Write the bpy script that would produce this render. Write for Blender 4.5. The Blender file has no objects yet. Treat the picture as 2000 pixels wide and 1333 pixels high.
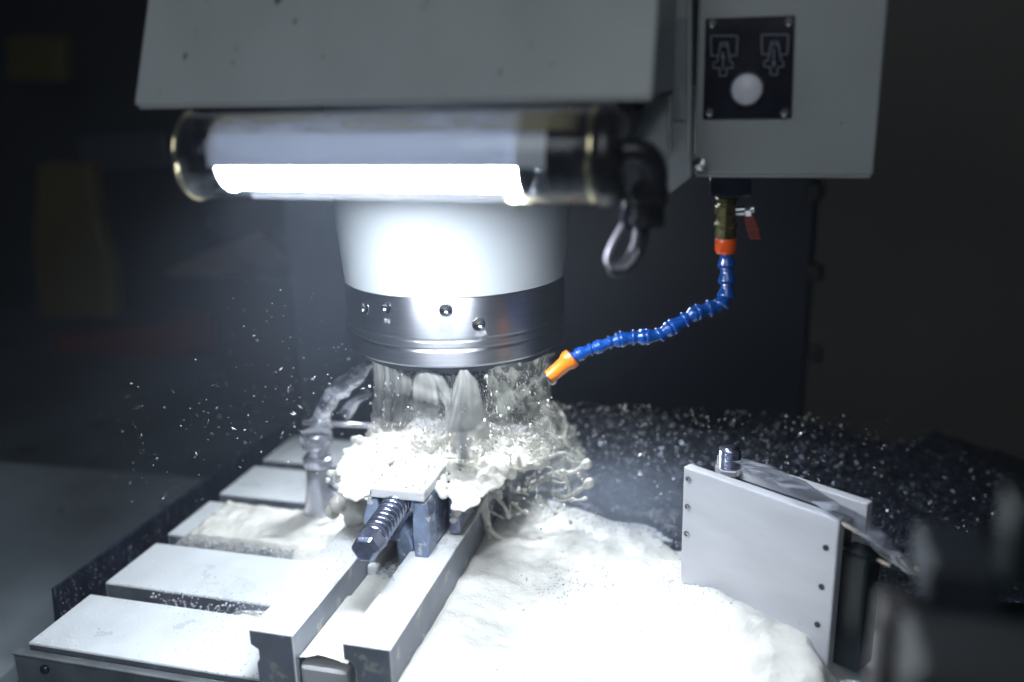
import bpy, bmesh, math, random
from mathutils import Vector, Matrix, noise
random.seed(7)
sc = bpy.context.scene
COL = sc.collection
PI = math.pi
def L(*c): return tuple((x/12.92 if x <= .04045 else ((x+.055)/1.055)**2.4) for x in (v/255 for v in c))

# ---------------------------------------------------------------- camera
F = 1800.0                       # focal length in pixels of the 2000 px wide photograph
CAM = Vector((0, 0, .47))
Yc = Vector((500, 537, -F)).normalized()
Uc = -Vector((150, -6173, -F)).normalized()
Uc = (Uc - Yc*Uc.dot(Yc)).normalized()
Xc = Yc.cross(Uc)
RM = Matrix((Xc, Yc, Uc))        # camera axes -> world axes
cam = bpy.data.cameras.new('camera'); cam_ob = bpy.data.objects.new('camera', cam); COL.objects.link(cam_ob)
cam_ob.matrix_world = Matrix.Translation(CAM) @ RM.to_4x4()
cam.sensor_width = 36; cam.lens = 36*F/2000; cam.clip_start = .02; cam.clip_end = 50
cam.dof.use_dof = True; cam.dof.focus_distance = .80; cam.dof.aperture_fstop = 2.1
sc.camera = cam_ob

# ---------------------------------------------------------------- world, lamps, exposure
w = bpy.data.worlds.new('World'); sc.world = w; w.use_nodes = True
bg = w.node_tree.nodes['Background']
bg.inputs[0].default_value = (.62, .80, 1.0, 1); bg.inputs[1].default_value = .022
def area(name, loc, target, sx, sy, power, color):
    l = bpy.data.lights.new(name, 'AREA'); l.shape = 'RECTANGLE'; l.size = sx; l.size_y = sy; l.energy = power; l.color = color
    o = bpy.data.objects.new(name, l); COL.objects.link(o); o.location = loc
    o.rotation_euler = (Vector(target)-Vector(loc)).to_track_quat('-Z', 'Y').to_euler(); return o
area('window_side_fill', (-.12, -.50, 1.05), (-.15, .65, .4), .9, .6, 4.9, (.88, .95, 1))  # added soft fill from behind the camera, no lamp in view
rl = area('rear_fill_light', (-.36, 1.06, .43), (-.25, .83, .10), .16, .04, 2.3, (.88, .94, 1))  # added unseen light behind the spindle, brightens the foam under it
rl.data.spread = math.radians(110)
sc.view_settings.view_transform = 'Standard'; sc.view_settings.look = 'None'
sc.view_settings.exposure = 0; sc.view_settings.gamma = 1
try:
    sc.cycles.max_bounces = 10; sc.cycles.transparent_max_bounces = 32
    sc.cycles.volume_bounces = 0; sc.cycles.sample_clamp_indirect = 6
    sc.cycles.caustics_reflective = False; sc.cycles.caustics_refractive = False
except Exception: pass

# ---------------------------------------------------------------- geometry helpers
def at(px, py, x=None, y=None, z=None, d=None):
    """world point seen at pixel (px, py) on the plane x=, y= or z="""
    r = RM @ (Vector((px-1000, 667-py, -F))/F)
    if z is not None: t = (z-CAM.z)/r.z
    elif y is not None: t = (y-CAM.y)/r.y
    elif x is not None: t = (x-CAM.x)/r.x
    else: t = d
    return CAM + r*t
class MB:
    def __init__(s): s.v = []; s.f = []; s.uv = None
    def add(s, vs, fs):
        n = len(s.v); s.v += [tuple(p) for p in vs]; s.f += [tuple(i+n for i in f) for f in fs]; return s
    def box(s, a, b):
        (x0, y0, z0), (x1, y1, z1) = [tuple(map(f, zip(a, b))) for f in (min, max)]
        return s.add([(x0,y0,z0),(x1,y0,z0),(x1,y1,z0),(x0,y1,z0),(x0,y0,z1),(x1,y0,z1),(x1,y1,z1),(x0,y1,z1)],
                     [(0,3,2,1),(4,5,6,7),(0,1,5,4),(1,2,6,5),(2,3,7,6),(3,0,4,7)])
    def prism(s, pts, off):
        n = len(pts); off = Vector(off)
        vs = [Vector(p) for p in pts] + [Vector(p)+off for p in pts]
        return s.add(vs, [tuple(range(n)), tuple(range(2*n-1, n-1, -1))] + [(i, i+n, (i+1) % n+n, (i+1) % n) for i in range(n)])
    def lathe(s, prof, origin=(0,0,0), axis=(0,0,1), n=48, closed=False):
        o = Vector(origin); a = Vector(axis).normalized(); q = a.to_track_quat('Z', 'Y')
        vs = []
        for (r, h) in prof:
            for k in range(n):
                t = 2*PI*k/n; vs.append(o + q @ Vector((r*math.cos(t), r*math.sin(t), h)))
        m = len(prof); fs = []
        for i in range(m if closed else m-1):
            j = (i+1) % m
            for k in range(n):
                k2 = (k+1) % n; fs.append((i*n+k, i*n+k2, j*n+k2, j*n+k))
        if not closed:
            if prof[0][0] > 1e-5: fs.append(tuple(range(n-1, -1, -1)))
            if prof[-1][0] > 1e-5: fs.append(tuple((m-1)*n+k for k in range(n)))
        return s.add(vs, fs)
    def tube(s, pts, rad, n=12, cap=True):
        pts = [Vector(p) for p in pts]; m = len(pts)
        rad = [rad]*m if not isinstance(rad, (list, tuple)) else rad
        up = None; vs = []
        for i, p in enumerate(pts):
            t = (pts[min(i+1, m-1)]-pts[max(i-1, 0)]).normalized()
            if up is None: up = t.orthogonal().normalized()
            up = (up - t*up.dot(t)).normalized(); b = t.cross(up)
            for k in range(n):
                a = 2*PI*k/n; vs.append(p + (up*math.cos(a)+b*math.sin(a))*rad[i])
        fs = [(i*n+k, i*n+(k+1) % n, (i+1)*n+(k+1) % n, (i+1)*n+k) for i in range(m-1) for k in range(n)]
        if cap: fs += [tuple(range(n-1, -1, -1)), tuple((m-1)*n+k for k in range(n))]
        return s.add(vs, fs)
    def ico(s, c, r, sub=1, dirn=None, stretch=1):
        base = ICO[sub]; c = Vector(c)
        if dirn is not None:
            d = Vector(dirn).normalized(); q = d.to_track_quat('Z', 'Y')
            vs = [c + q @ Vector((v.x*r, v.y*r, v.z*r*stretch)) for v in base[0]]
        else: vs = [c+v*r for v in base[0]]
        return s.add(vs, base[1])
    def mesh(s, name):
        me = bpy.data.meshes.new(name); me.from_pydata(s.v, [], s.f); me.update()
        return me
    def build(s, name, mat, parent=None, smooth=False, bevel=0, seg=2, autos=None, recalc=True):
        me = s.mesh(name)
        if recalc:
            bm = bmesh.new(); bm.from_mesh(me); bmesh.ops.recalc_face_normals(bm, faces=bm.faces); bm.to_mesh(me); bm.free()
        me.materials.append(mat)
        o = bpy.data.objects.new(name, me); COL.objects.link(o)
        if smooth or autos:
            for p in me.polygons: p.use_smooth = True
            if autos: me.set_sharp_from_angle(angle=math.radians(autos))
        if parent: o.parent = parent; o.matrix_parent_inverse = parent.matrix_world.inverted()
        if bevel:
            b = o.modifiers.new('bevel', 'BEVEL'); b.width = bevel; b.segments = seg; b.limit_method = 'ANGLE'; b.angle_limit = math.radians(40)
        return o
ICO = {}
for sub in (1, 2, 3):
    bm = bmesh.new(); bmesh.ops.create_icosphere(bm, subdivisions=sub, radius=1)
    ICO[sub] = ([v.co.copy() for v in bm.verts], [tuple(v.index for v in f.verts) for f in bm.faces]); bm.free()
ICO[0] = ([Vector(p) for p in ((1,0,0),(-1,0,0),(0,1,0),(0,-1,0),(0,0,1),(0,0,-1))],
          [(0,2,4),(2,1,4),(1,3,4),(3,0,4),(2,0,5),(1,2,5),(3,1,5),(0,3,5)])
def tag(o, label=None, cat=None, group=None, kind=None):
    if label: o['label'] = label
    if cat: o['category'] = cat
    if group: o['group'] = group
    if kind: o['kind'] = kind
    return o
def thing(name, loc, label, cat, group=None):
    o = bpy.data.objects.new(name, None); COL.objects.link(o); o.location = loc; o.empty_display_size = .02
    bpy.context.view_layer.update()
    o.matrix_world = Matrix.Translation(Vector(loc)); return tag(o, label, cat, group)
def smoothpath(pts, n=8):
    P = [Vector(p) for p in pts]; P = [P[0]*2-P[1]] + P + [P[-1]*2-P[-2]]; out = []
    for i in range(1, len(P)-2):
        for k in range(n):
            t = k/n; a, b, c, d = P[i-1:i+3]
            out.append(.5*((2*b)+(c-a)*t+(2*a-5*b+4*c-d)*t*t+(3*b-a-3*c+d)*t**3))
    out.append(P[-2]); return out
def lerp(a, b, t): return a+(b-a)*t
def fbm(p, o=4): return noise.fractal(Vector(p), 1.0, 2.0, o)

def shaded_bare_sides(o, m, zlim=.7):  # faces not turned up get darker film-free steel, shade painted into it
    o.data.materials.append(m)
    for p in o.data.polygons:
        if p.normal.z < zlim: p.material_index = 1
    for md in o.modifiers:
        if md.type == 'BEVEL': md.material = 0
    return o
# ---------------------------------------------------------------- materials
def mat(name, color, rough=.5, metal=0, var=.12, vscale=25, bump=0, bscale=300, spots=None, spotscale=60, spotcut=.68, coat=0, aniso=0, sdetail=3, spec=.5, rvar=.1, stretch=None):
    m = bpy.data.materials.new(name); m.use_nodes = True; nt = m.node_tree; N = nt.nodes; K = nt.links
    p = N['Principled BSDF']; p.inputs['Roughness'].default_value = rough; p.inputs['Metallic'].default_value = metal
    p.inputs['Specular IOR Level'].default_value = spec
    if coat: p.inputs['Coat Weight'].default_value = coat; p.inputs['Coat Roughness'].default_value = .08
    tc = N.new('ShaderNodeTexCoord'); src = tc.outputs['Object']
    if stretch:
        mp = N.new('ShaderNodeMapping'); mp.inputs['Scale'].default_value = stretch; K.new(src, mp.inputs[0]); src = mp.outputs[0]
    n1 = N.new('ShaderNodeTexNoise'); n1.inputs['Scale'].default_value = vscale; n1.inputs['Detail'].default_value = 6; K.new(src, n1.inputs['Vector'])
    r = N.new('ShaderNodeValToRGB'); K.new(n1.outputs['Fac'], r.inputs[0])
    r.color_ramp.elements[0].position = .3; r.color_ramp.elements[1].position = .7
    r.color_ramp.elements[0].color = tuple(c*(1-var) for c in color)+(1,); r.color_ramp.elements[1].color = tuple(min(1, c*(1+var)) for c in color)+(1,)
    out = r.outputs[0]
    if spots:
        n2 = N.new('ShaderNodeTexNoise'); n2.inputs['Scale'].default_value = spotscale; n2.inputs['Detail'].default_value = sdetail; n2.inputs['Roughness'].default_value = .5 if sdetail < 5 else .82; K.new(src, n2.inputs['Vector'])
        r2 = N.new('ShaderNodeValToRGB'); r2.color_ramp.elements[0].position = spotcut; r2.color_ramp.elements[1].position = spotcut+.05; K.new(n2.outputs['Fac'], r2.inputs[0])
        mx = N.new('ShaderNodeMix'); mx.data_type = 'RGBA'; K.new(r2.outputs[0], mx.inputs[0]); K.new(out, mx.inputs[6]); mx.inputs[7].default_value = tuple(spots)+(1,)
        out = mx.outputs[2]
    K.new(out, p.inputs['Base Color'])
    if rvar:
        mr = N.new('ShaderNodeMapRange'); mr.inputs[3].default_value = max(.02, rough-rvar); mr.inputs[4].default_value = min(1, rough+rvar)
        K.new(n1.outputs['Fac'], mr.inputs[0]); K.new(mr.outputs[0], p.inputs['Roughness'])
    if aniso:
        p.inputs['Anisotropic Rotation'].default_value = ANR
        p.inputs['Anisotropic'].default_value = aniso
        tg = N.new('ShaderNodeTangent'); tg.direction_type = 'RADIAL'; tg.axis = 'Z'; K.new(tg.outputs[0], p.inputs['Tangent'])
    if bump:
        n3 = N.new('ShaderNodeTexNoise'); n3.inputs['Scale'].default_value = bscale; n3.inputs['Detail'].default_value = 4; K.new(src, n3.inputs['Vector'])
        b = N.new('ShaderNodeBump'); b.inputs['Strength'].default_value = bump; b.inputs['Distance'].default_value = .002; K.new(n3.outputs['Fac'], b.inputs['Height']); K.new(b.outputs[0], p.inputs['Normal'])
    return m
def emit(name, color, strength):
    m = bpy.data.materials.new(name); m.use_nodes = True; nt = m.node_tree; nt.nodes.clear()
    e = nt.nodes.new('ShaderNodeEmission'); e.inputs[0].default_value = tuple(color)+(1,); e.inputs[1].default_value = strength
    o = nt.nodes.new('ShaderNodeOutputMaterial'); nt.links.new(e.outputs[0], o.inputs[0]); return m
def clear(name, tint=(1,1,1), gloss=.12, rough=.03, ior=1.45, film=None, filmfac=.0, fscale=40, lo=.4, hi=.6, stretch=None, distort=0):
    """thin clear or milky sheet: see-through, mirror-like at the rim, a film of film-coloured liquid where the noise is high"""
    m = bpy.data.materials.new(name); m.use_nodes = True; nt = m.node_tree; N = nt.nodes; K = nt.links; N.clear()
    o = N.new('ShaderNodeOutputMaterial'); t = N.new('ShaderNodeBsdfTransparent'); t.inputs[0].default_value = tuple(tint)+(1,)
    g = N.new('ShaderNodeBsdfGlossy'); g.inputs['Roughness'].default_value = rough
    fr = N.new('ShaderNodeLayerWeight'); fr.inputs[0].default_value = gloss
    mx = N.new('ShaderNodeMixShader'); K.new(fr.outputs['Facing'], mx.inputs[0]); K.new(t.outputs[0], mx.inputs[1]); K.new(g.outputs[0], mx.inputs[2])
    res = mx.outputs[0]
    if film:
        d = N.new('ShaderNodeBsdfDiffuse'); d.inputs[0].default_value = tuple(film)+(1,)
        tr = N.new('ShaderNodeBsdfTranslucent'); tr.inputs[0].default_value = tuple(film)+(1,)
        dm = N.new('ShaderNodeMixShader'); dm.inputs[0].default_value = .5; K.new(d.outputs[0], dm.inputs[1]); K.new(tr.outputs[0], dm.inputs[2])
        tc = N.new('ShaderNodeTexCoord'); mp = N.new('ShaderNodeMapping'); mp.inputs['Scale'].default_value = stretch or (1,1,1); K.new(tc.outputs['Object'], mp.inputs[0])
        n = N.new('ShaderNodeTexNoise'); n.inputs['Scale'].default_value = fscale; n.inputs['Detail'].default_value = 7; n.inputs['Distortion'].default_value = distort
        K.new(mp.outputs[0], n.inputs['Vector'])
        mr = N.new('ShaderNodeMapRange'); mr.inputs[1].default_value = lo; mr.inputs[2].default_value = hi; mr.inputs[3].default_value = filmfac*.15; mr.inputs[4].default_value = filmfac
        K.new(n.outputs['Fac'], mr.inputs[0])
        at_ = N.new('ShaderNodeAttribute'); at_.attribute_name = 'film_weight'
        ml = N.new('ShaderNodeMath'); ml.operation = 'MULTIPLY'; K.new(mr.outputs[0], ml.inputs[0]); K.new(at_.outputs['Fac'], ml.inputs[1])
        m2 = N.new('ShaderNodeMixShader'); K.new(ml.outputs[0], m2.inputs[0]); K.new(res, m2.inputs[1]); K.new(dm.outputs[0], m2.inputs[2]); res = m2.outputs[0]
    K.new(res, o.inputs[0]); return m

ANR = .25
M = {}
M['paint'] = mat('grey_machine_paint', (.35,.375,.385), .42, var=.13, vscale=11, spots=(.09,.09,.09), spotscale=100, spotcut=.675, bump=.03, bscale=500, stretch=(1,1,.45))
M['paint2'] = mat('grey_green_paint', (.30,.325,.325), .45, var=.08, vscale=12, spots=(.12,.12,.12), spotscale=110, spotcut=.72, bump=.03, bscale=500)
M['housing'] = mat('pale_housing_paint', (.50,.53,.54), .33, var=.04, vscale=12, coat=.2, spots=(.2,.2,.2), spotscale=90, spotcut=.80)
M['collar'] = mat('turned_steel', (.66,.67,.71), .36, 1, var=.06, vscale=30, aniso=.8, stretch=(1,1,20), rvar=.04)
M['darksteel'] = mat('dark_steel', (.05,.055,.07), .4, .8, var=.2)
M['black'] = mat('black_plastic', (.012,.012,.015), .28, var=.2, vscale=60)
M['blackplate'] = mat('navy_black_plate', (.006,.007,.016), .22, var=.2, vscale=40)
M['print'] = mat('grey_print', (.16,.17,.21), .5, var=.1)
M['button'] = mat('white_button', (.62,.62,.68), .35, var=.03)
M['chrome'] = mat('bright_screw', (.62,.62,.64), .2, 1, var=.1)
M['brass'] = mat('old_brass', (.10,.09,.035), .35, .8, var=.35, vscale=80)
M['red'] = mat('red_brown_handle', (.11,.016,.010), .45, var=.3, vscale=90)
M['orange'] = mat('orange_plastic', (.85,.20,.01), .3, var=.06, coat=.4)
M['orangered'] = mat('red_orange_plastic', (.75,.09,.006), .3, var=.08, coat=.4)
M['blue'] = mat('blue_plastic', (.003,.060,.29), .2, var=.15, vscale=50, coat=.6)
M['rim'] = mat('brass_rim', (.75,.66,.42), .2, 1, var=.1)
M['reflector'] = mat('white_reflector', (.70,.72,.74), .4, var=.05, vscale=20)
_nt = M['reflector'].node_tree; _tr = _nt.nodes.new('ShaderNodeBsdfTranslucent'); _tr.inputs[0].default_value = (.8,.85,1,1)
_mx = _nt.nodes.new('ShaderNodeMixShader'); _mx.inputs[0].default_value = .11; _o = _nt.nodes['Material Output']
_nt.links.new(_nt.nodes['Principled BSDF'].outputs[0], _mx.inputs[1]); _nt.links.new(_tr.outputs[0], _mx.inputs[2]); _nt.links.new(_mx.outputs[0], _o.inputs[0])
M['grime'] = clear('yellow_grime', film=(.50,.45,.30), filmfac=.75, fscale=22, lo=.3, hi=.6, stretch=(1,4,4))
M['glass'] = clear('acrylic_tube', tint=(.95,.97,1), gloss=.18, rough=.05)
M['led'] = emit('led_light', (.87,.93,1.0), 205)
M['cable'] = mat('braided_cable', (.30,.29,.33), .35, .6, var=.2, vscale=200)
M['cabledark'] = mat('dark_cable', (.05,.05,.06), .4, var=.2, vscale=200)
M['steelwet'] = mat('wet_ground_steel', (.74,.75,.76), .30, .1, var=.06, vscale=30, bump=.04, bscale=160)
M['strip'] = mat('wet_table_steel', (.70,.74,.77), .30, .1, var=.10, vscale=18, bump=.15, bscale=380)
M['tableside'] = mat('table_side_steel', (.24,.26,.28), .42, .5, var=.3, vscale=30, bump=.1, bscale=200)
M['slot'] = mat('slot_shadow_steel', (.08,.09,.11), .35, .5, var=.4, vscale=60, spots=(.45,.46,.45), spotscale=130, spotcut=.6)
M['sheet'] = mat('streaked_sheet_metal', (.035,.045,.075), .38, .55, var=.5, vscale=60, stretch=(1,1,.15), spots=(.16,.18,.22), spotscale=330, spotcut=.62)
M['bluesteel'] = mat('blue_grey_wet_steel', (.22,.28,.42), .22, .55, var=.3, vscale=80, spots=(.75,.75,.74), spotscale=120, spotcut=.60, coat=.5)
M['thread'] = mat('wet_threaded_steel', (.26,.29,.40), .24, .85, var=.3, vscale=150, coat=.5)
M['foam'] = mat('white_coolant_foam', (.74,.73,.68), .35, var=.12, vscale=28, bump=.5, bscale=260, spots=(.50,.55,.65), spotscale=24, spotcut=.60, sdetail=14, coat=.3, rvar=.1)
M['foamtall'] = mat('thick_white_foam', (.76,.74,.68), .3, var=.05, vscale=40, bump=.2, bscale=120, coat=.4)
M['aluminium'] = mat('dull_aluminium', (.60,.61,.65), .40, .2, var=.07, vscale=14, stretch=(1,1,4), bump=.05, bscale=60, spots=(.40,.40,.40), spotscale=120, spotcut=.72)
M['alubright'] = mat('milled_aluminium', (.62,.63,.66), .25, .5, var=.06, vscale=20)
M['chrome_wet'] = mat('wet_bright_steel', (.62,.63,.70), .2, .7, var=.15, vscale=70, coat=.5)
M['drop'] = mat('coolant_drop', (.80,.80,.76), .1, var=.02, coat=1)
M['bubble'] = clear('bubble_skin', gloss=.45, rough=.05, film=(.84,.87,.94), filmfac=.8, fscale=200)
M['curtain'] = clear('coolant_curtain', gloss=.12, rough=.2, film=(.62,.62,.54), filmfac=.9, fscale=85, lo=.40, hi=.66, distort=1.6, stretch=(1,1,.55))
M['milky'] = clear('milky_coolant_jet', gloss=.10, rough=.2, film=(.66,.66,.62), filmfac=.95, fscale=35, lo=.15, hi=.6, distort=.4, stretch=(1,1,.3))
M['stream'] = clear('clear_coolant_stream', tint=(.85,.88,.95), gloss=.55, rough=.06, film=(.72,.76,.88), filmfac=.7, fscale=60, lo=.45, hi=.62, distort=.6, stretch=(.35,1,1))
M['chips'] = mat('metal_chips', (.22,.24,.30), .28, 1, var=.4, vscale=200)
M['chipbed'] = mat('dark_wet_bed', (.016,.02,.03), .3, .2, var=.6, vscale=90, spots=(.10,.11,.13), spotscale=260, spotcut=.6, bump=1, bscale=220)
M['wall'] = mat('dark_enclosure_paint', (.016,.017,.018), .6, var=.25, vscale=2)
M['wallR'] = mat('brown_grey_enclosure_paint', (.042,.042,.036), .6, var=.25, vscale=3)
M['floor'] = mat('blue_grey_floor_paint', (.10,.125,.15), .5, var=.35, vscale=5, spots=(.05,.06,.07), spotscale=14, spotcut=.66)
M['railside'] = mat('shaded_rail_steel', (.34,.37,.43), .32, .3, var=.22, vscale=30, spots=(.60,.60,.57), spotscale=60, spotcut=.60)  # rail ends and sides darker than the tops, shade put in the colour
M['slope'] = mat('worn_blue_grey_sheet', (.23,.27,.30), .45, var=.45, vscale=4, spots=(.08,.09,.10), spotscale=16, spotcut=.66, bump=.1, bscale=60)
M['steelside'] = mat('shaded_bare_steel', (.20,.22,.26), .36, .35, var=.28, vscale=45, bump=.05, bscale=200, spots=(.42,.43,.43), spotscale=90, spotcut=.64)  # slat sides: bare steel darkened to carry their shade
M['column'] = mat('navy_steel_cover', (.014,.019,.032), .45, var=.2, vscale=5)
M['columnL'] = mat('slate_steel', (.05,.06,.078), .45, var=.2, vscale=5)
M['yellow'] = mat('yellow_paint', (.085,.065,.004), .6, var=.2, vscale=6)
M['redp'] = mat('red_paint', (.11,.016,.01), .6, var=.3, vscale=6)
M['tan'] = mat('tan_card', (.12,.095,.07), .6, var=.2, vscale=6)
M['shade'] = mat('dark_panel', (.014,.015,.018), .5, var=.2, vscale=6)
M['teal'] = mat('dark_green_rubber', (.004,.010,.010), .4, var=.3, vscale=20)

# ---------------------------------------------------------------- setting
def plane(name, pts, m, thick, kind='structure', parent=None):
    o = MB().prism(pts, thick).build(name, m, parent)
    if kind: o['kind'] = kind
    return o
plane('floor', [(-2.2,-.1,-.16),(1.2,-.1,-.16),(1.2,2.3,-.16),(-2.2,2.3,-.16)], M['floor'], (0,0,-.03))
plane('back_wall', [(-2.2,2.2,-.16),(1.2,2.2,-.16),(1.2,2.2,1.6),(-2.2,2.2,1.6)], M['wall'], (0,.03,0))
plane('left_wall', [(-2.2,-.1,-.16),(-2.2,2.2,-.16),(-2.2,2.2,1.6),(-2.2,-.1,1.6)], M['wall'], (-.03,0,0))
# right wall panel: its left edge stands at photo x = 1590
wr = at(1590, 500, y=1.36)
o = MB().prism([(wr.x,1.36,-.15),(1.15,1.18,-.15),(1.15,1.18,1.5),(wr.x,1.36,1.5)], (0,.03,0)).build('right_wall', M['wallR'], bevel=.003)
tag(o, kind='structure')
# left floor slope of the enclosure (blue grey painted sheet)
a = at(0, 905, z=-.14); b = at(400, 935, z=-.14)
o = MB().prism([(-2.1,-.05,-.02),(-.66,-.05,-.12),at(420,938,z=-.12),at(0,903,z=-.075),(-2.1,at(0,903,z=-.075).y-.03,-.02)], (0,0,-.02)).build('enclosure_slope', M['slope'])
tag(o, 'blue-grey painted sloping sheet left of the table, flecked with dirt', 'enclosure sheet')

# machine column behind the spindle
cx0 = at(575, 600, y=1.40).x
col = thing('machine_column', (0,1.40,-.15), 'dark navy machine column standing behind the spindle', 'machine column')
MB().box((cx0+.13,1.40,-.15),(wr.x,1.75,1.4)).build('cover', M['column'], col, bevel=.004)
o = MB().box((cx0,1.39,-.15),(cx0+.128,1.75,1.4)).build('edge_strip', M['columnL'], col, bevel=.006); o['label'] = 'slate grey lighter strip'  # lighter strip along the left edge of the column
c1 = at(415, 560, y=1.5).x
o = MB().box((c1,1.5,-.15),(cx0-.003,1.8,at(415,540,y=1.5).z)).build('side_guard', M['shade'], col, bevel=.006)
for k in range(3):
    p = at(1597, 380+k*160, y=1.33); MB().box((p.x-.012,1.345,p.z-.012),(p.x+.006,1.372,p.z+.012)).build('hinge', M['shade'], col, bevel=.003)

# blurred things behind, left
def blob_poly(name, pts, y, m, label, cat, th=.05):
    o = MB().prism([at(*p, y=y) for p in pts], (0,th,0)).build(name, m, None, bevel=.012, seg=3); tag(o, label, cat); return o
blob_poly('yellow_guard', [(70,320),(175,320),(185,430),(215,520),(222,625),(75,625),(60,480)], 1.7, M['yellow'], 'dull yellow tapering guard far back at the left', 'guard')
blob_poly('yellow_bracket', [(10,70),(120,70),(120,160),(10,160)], 1.9, M['yellow'], 'dim yellow rectangle high up in the far left corner', 'bracket')
blob_poly('tan_card', [(320,530),(500,452),(570,520),(568,548),(320,540)], 1.62, M['tan'], 'dim tan wedge-shaped card behind the lamp, left of the column', 'card')
blob_poly('red_box', [(95,655),(290,640),(410,610),(415,690),(280,705),(100,705)], 1.8, M['redp'], 'dull dark red box low in the left background', 'box')
blob_poly('grey_cabinet', [(150,270),(320,260),(330,330),(160,335)], 1.9, M['columnL'], 'small dim grey box beyond the left end of the lamp', 'box')

# ---------------------------------------------------------------- milling table
tb = thing('milling_table', (-.25,.8,-.10), 'steel milling table with wide wet slats and slots under the vise', 'milling table')
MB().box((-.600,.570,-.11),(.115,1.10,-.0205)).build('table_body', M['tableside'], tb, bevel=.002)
pitch = .1015; y0 = .566
for k in range(5):
    ya = y0+k*pitch; yb = ya+(.082 if k else .081)
    shaded_bare_sides(MB().box((-.602,ya,-.020),(.117,yb,0)).build('slat', M['strip'], tb, bevel=.0018, seg=3), M['steelside'])
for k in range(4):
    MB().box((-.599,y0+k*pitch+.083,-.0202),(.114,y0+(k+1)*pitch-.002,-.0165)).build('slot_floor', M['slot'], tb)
p0 = Vector((-.612,.552,0))
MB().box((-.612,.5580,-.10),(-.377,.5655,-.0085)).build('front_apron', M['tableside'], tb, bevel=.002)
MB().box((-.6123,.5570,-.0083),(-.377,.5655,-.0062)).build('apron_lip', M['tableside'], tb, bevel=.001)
p = at(88, 1308, y=.558); MB().lathe([(.0001,.003),(.003,.003),(.0042,.0015),(.0042,0)], (p.x,.558,p.z), (0,-1,0), 20).build('bolt', M['darksteel'], tb, smooth=True)

# splash sheet at the left of the table
o = MB().prism([(-.66,.652,-.09),(-.645,1.14,-.09),(-.637,1.14,.0),(-.652,.652,-.004)], (.0035,0,0)).build('splash_sheet', M['sheet'], bevel=.0008)
tag(o, 'thin dark upright sheet with white drip streaks along the table edge', 'splash guard')

# ---------------------------------------------------------------- vise
vs = thing('machine_vise', (-.315,.75,0), 'wet milling vise with two long rails under the spindle', 'vise')
ZR = .05
def rail(xa, xb, notch):
    y1, y2 = .561, .985
    if notch == 'L':
        prof = [(xa,ZR),(xb,ZR),(xb,0.002),(xa+.004,.002),(xa+.004,.020),(xa+.0065,.024),(xa+.0065,.0325),(xa,.036)]
    else:
        prof = [(xa,ZR),(xb,ZR),(xb,.002),(xa+.009,.002),(xa+.009,.028),(xa+.006,.0335),(xa,.0355)]
    return shaded_bare_sides(MB().prism([(x,y1,z) for x, z in prof], (0,y2-y1,0)).build('rail', M['steelwet'], vs, bevel=.0012), M['railside'])
rail(-.3765,-.338,'L'); rail(-.2955,-.2555,'R')
MB().box((-.3378,.566,.001),(-.2957,.98,.021)).build('bed', M['steelwet'], vs, bevel=.004)
MB().box((-.3375,.70,.0212),(-.326,.9,.034)).build('bed_rib', M['steelwet'], vs, bevel=.003)
# movable jaw: yoke with two cheeks, top plate
jw = MB()
yj = .700; jl, jr = -.3295, -.2735; jt = .116
o = MB().box((jl+.004,yj-.004,jt-.010),(jr-.001,.765,jt)).build('jaw_top', M['steelwet'], vs, bevel=.0015)
MB().prism([(jl,yj-.002,jt-.011),(jl+.010,yj-.002,jt-.011),(jl+.011,yj-.002,.052),(jl+.003,yj-.002,.052),(jl-.006,yj-.002,.066),(jl-.006,yj-.002,.084)], (0,.02,0)).build('cheek', M['bluesteel'], vs, bevel=.0015)
MB().prism([(jr,yj-.002,jt-.011),(jr-.012,yj-.002,jt-.011),(jr-.015,yj-.002,.075),(jr-.013,yj-.002,.030),(jr-.003,yj-.002,.040),(jr+.002,yj-.002,.070)], (0,.020,0)).build('cheek', M['bluesteel'], vs, bevel=.0015)
MB().box((jl+.002,yj+.018,.051),(jr-.001,.770,jt-.0105)).build('jaw_body', M['bluesteel'], vs, bevel=.002)
MB().box((jr+.004,.745,.051),(jr+.014,.79,jt-.004)).build('jaw_side_plate', M['thread'], vs, bevel=.001)
# spindle screw towards the camera
ha = at(729,1052,y=.642); hb_ = at(787,968,y=.722); sdir = (ha-hb_).normalized()
ax = Vector((hb_.x,0,hb_.z)); turns = 10; m = turns*14; sx = MB(); pts = []; rr = []
for i in range(m+1):
    t = i/m; pts.append(hb_.lerp(ha, t)); rr.append(.0088)
sx.tube(pts, rr, 36); sx.build('screw', M['thread'], vs, smooth=True)
q_ = sdir.to_track_quat('Z', 'Y'); hx = []
for i in range(9*24+1):
    t = i/(9*24); a = 2*PI*9*t; hx.append(hb_.lerp(ha, .10+.86*t) + q_ @ Vector((.0102*math.cos(a), .0102*math.sin(a), 0)))
MB().tube(hx, .0021, 10).build('spring_coil', M['thread'], vs, smooth=True)
MB().lathe([(.010,0),(.0150,.003),(.0150,.009),(.0095,.011)], hb_, sdir, 36).build('thrust_ring', M['bluesteel'], vs, autos=40)
MB().lathe([(.0115,-.004),(.0128,-.002),(.0128,.001),(.0095,.004)], ha, sdir, 36).build('screw_collar', M['thread'], vs, smooth=True)
MB().lathe([(.0128,0),(.0128,.017),(.0100,.0210),(.0001,.0210)], ha+sdir*.0015, sdir, 6).build('hex_head', M['thread'], vs, bevel=.0012)
MB().prism([(ax.x-.002,.706,.022),(ax.x+.016,.706,.022),(ax.x+.014,.706,.060),(ax.x+.006,.706,.080),(ax.x-.004,.706,.06)], (0,.02,0)).build('nut_foot', M['bluesteel'], vs, bevel=.003)
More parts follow.
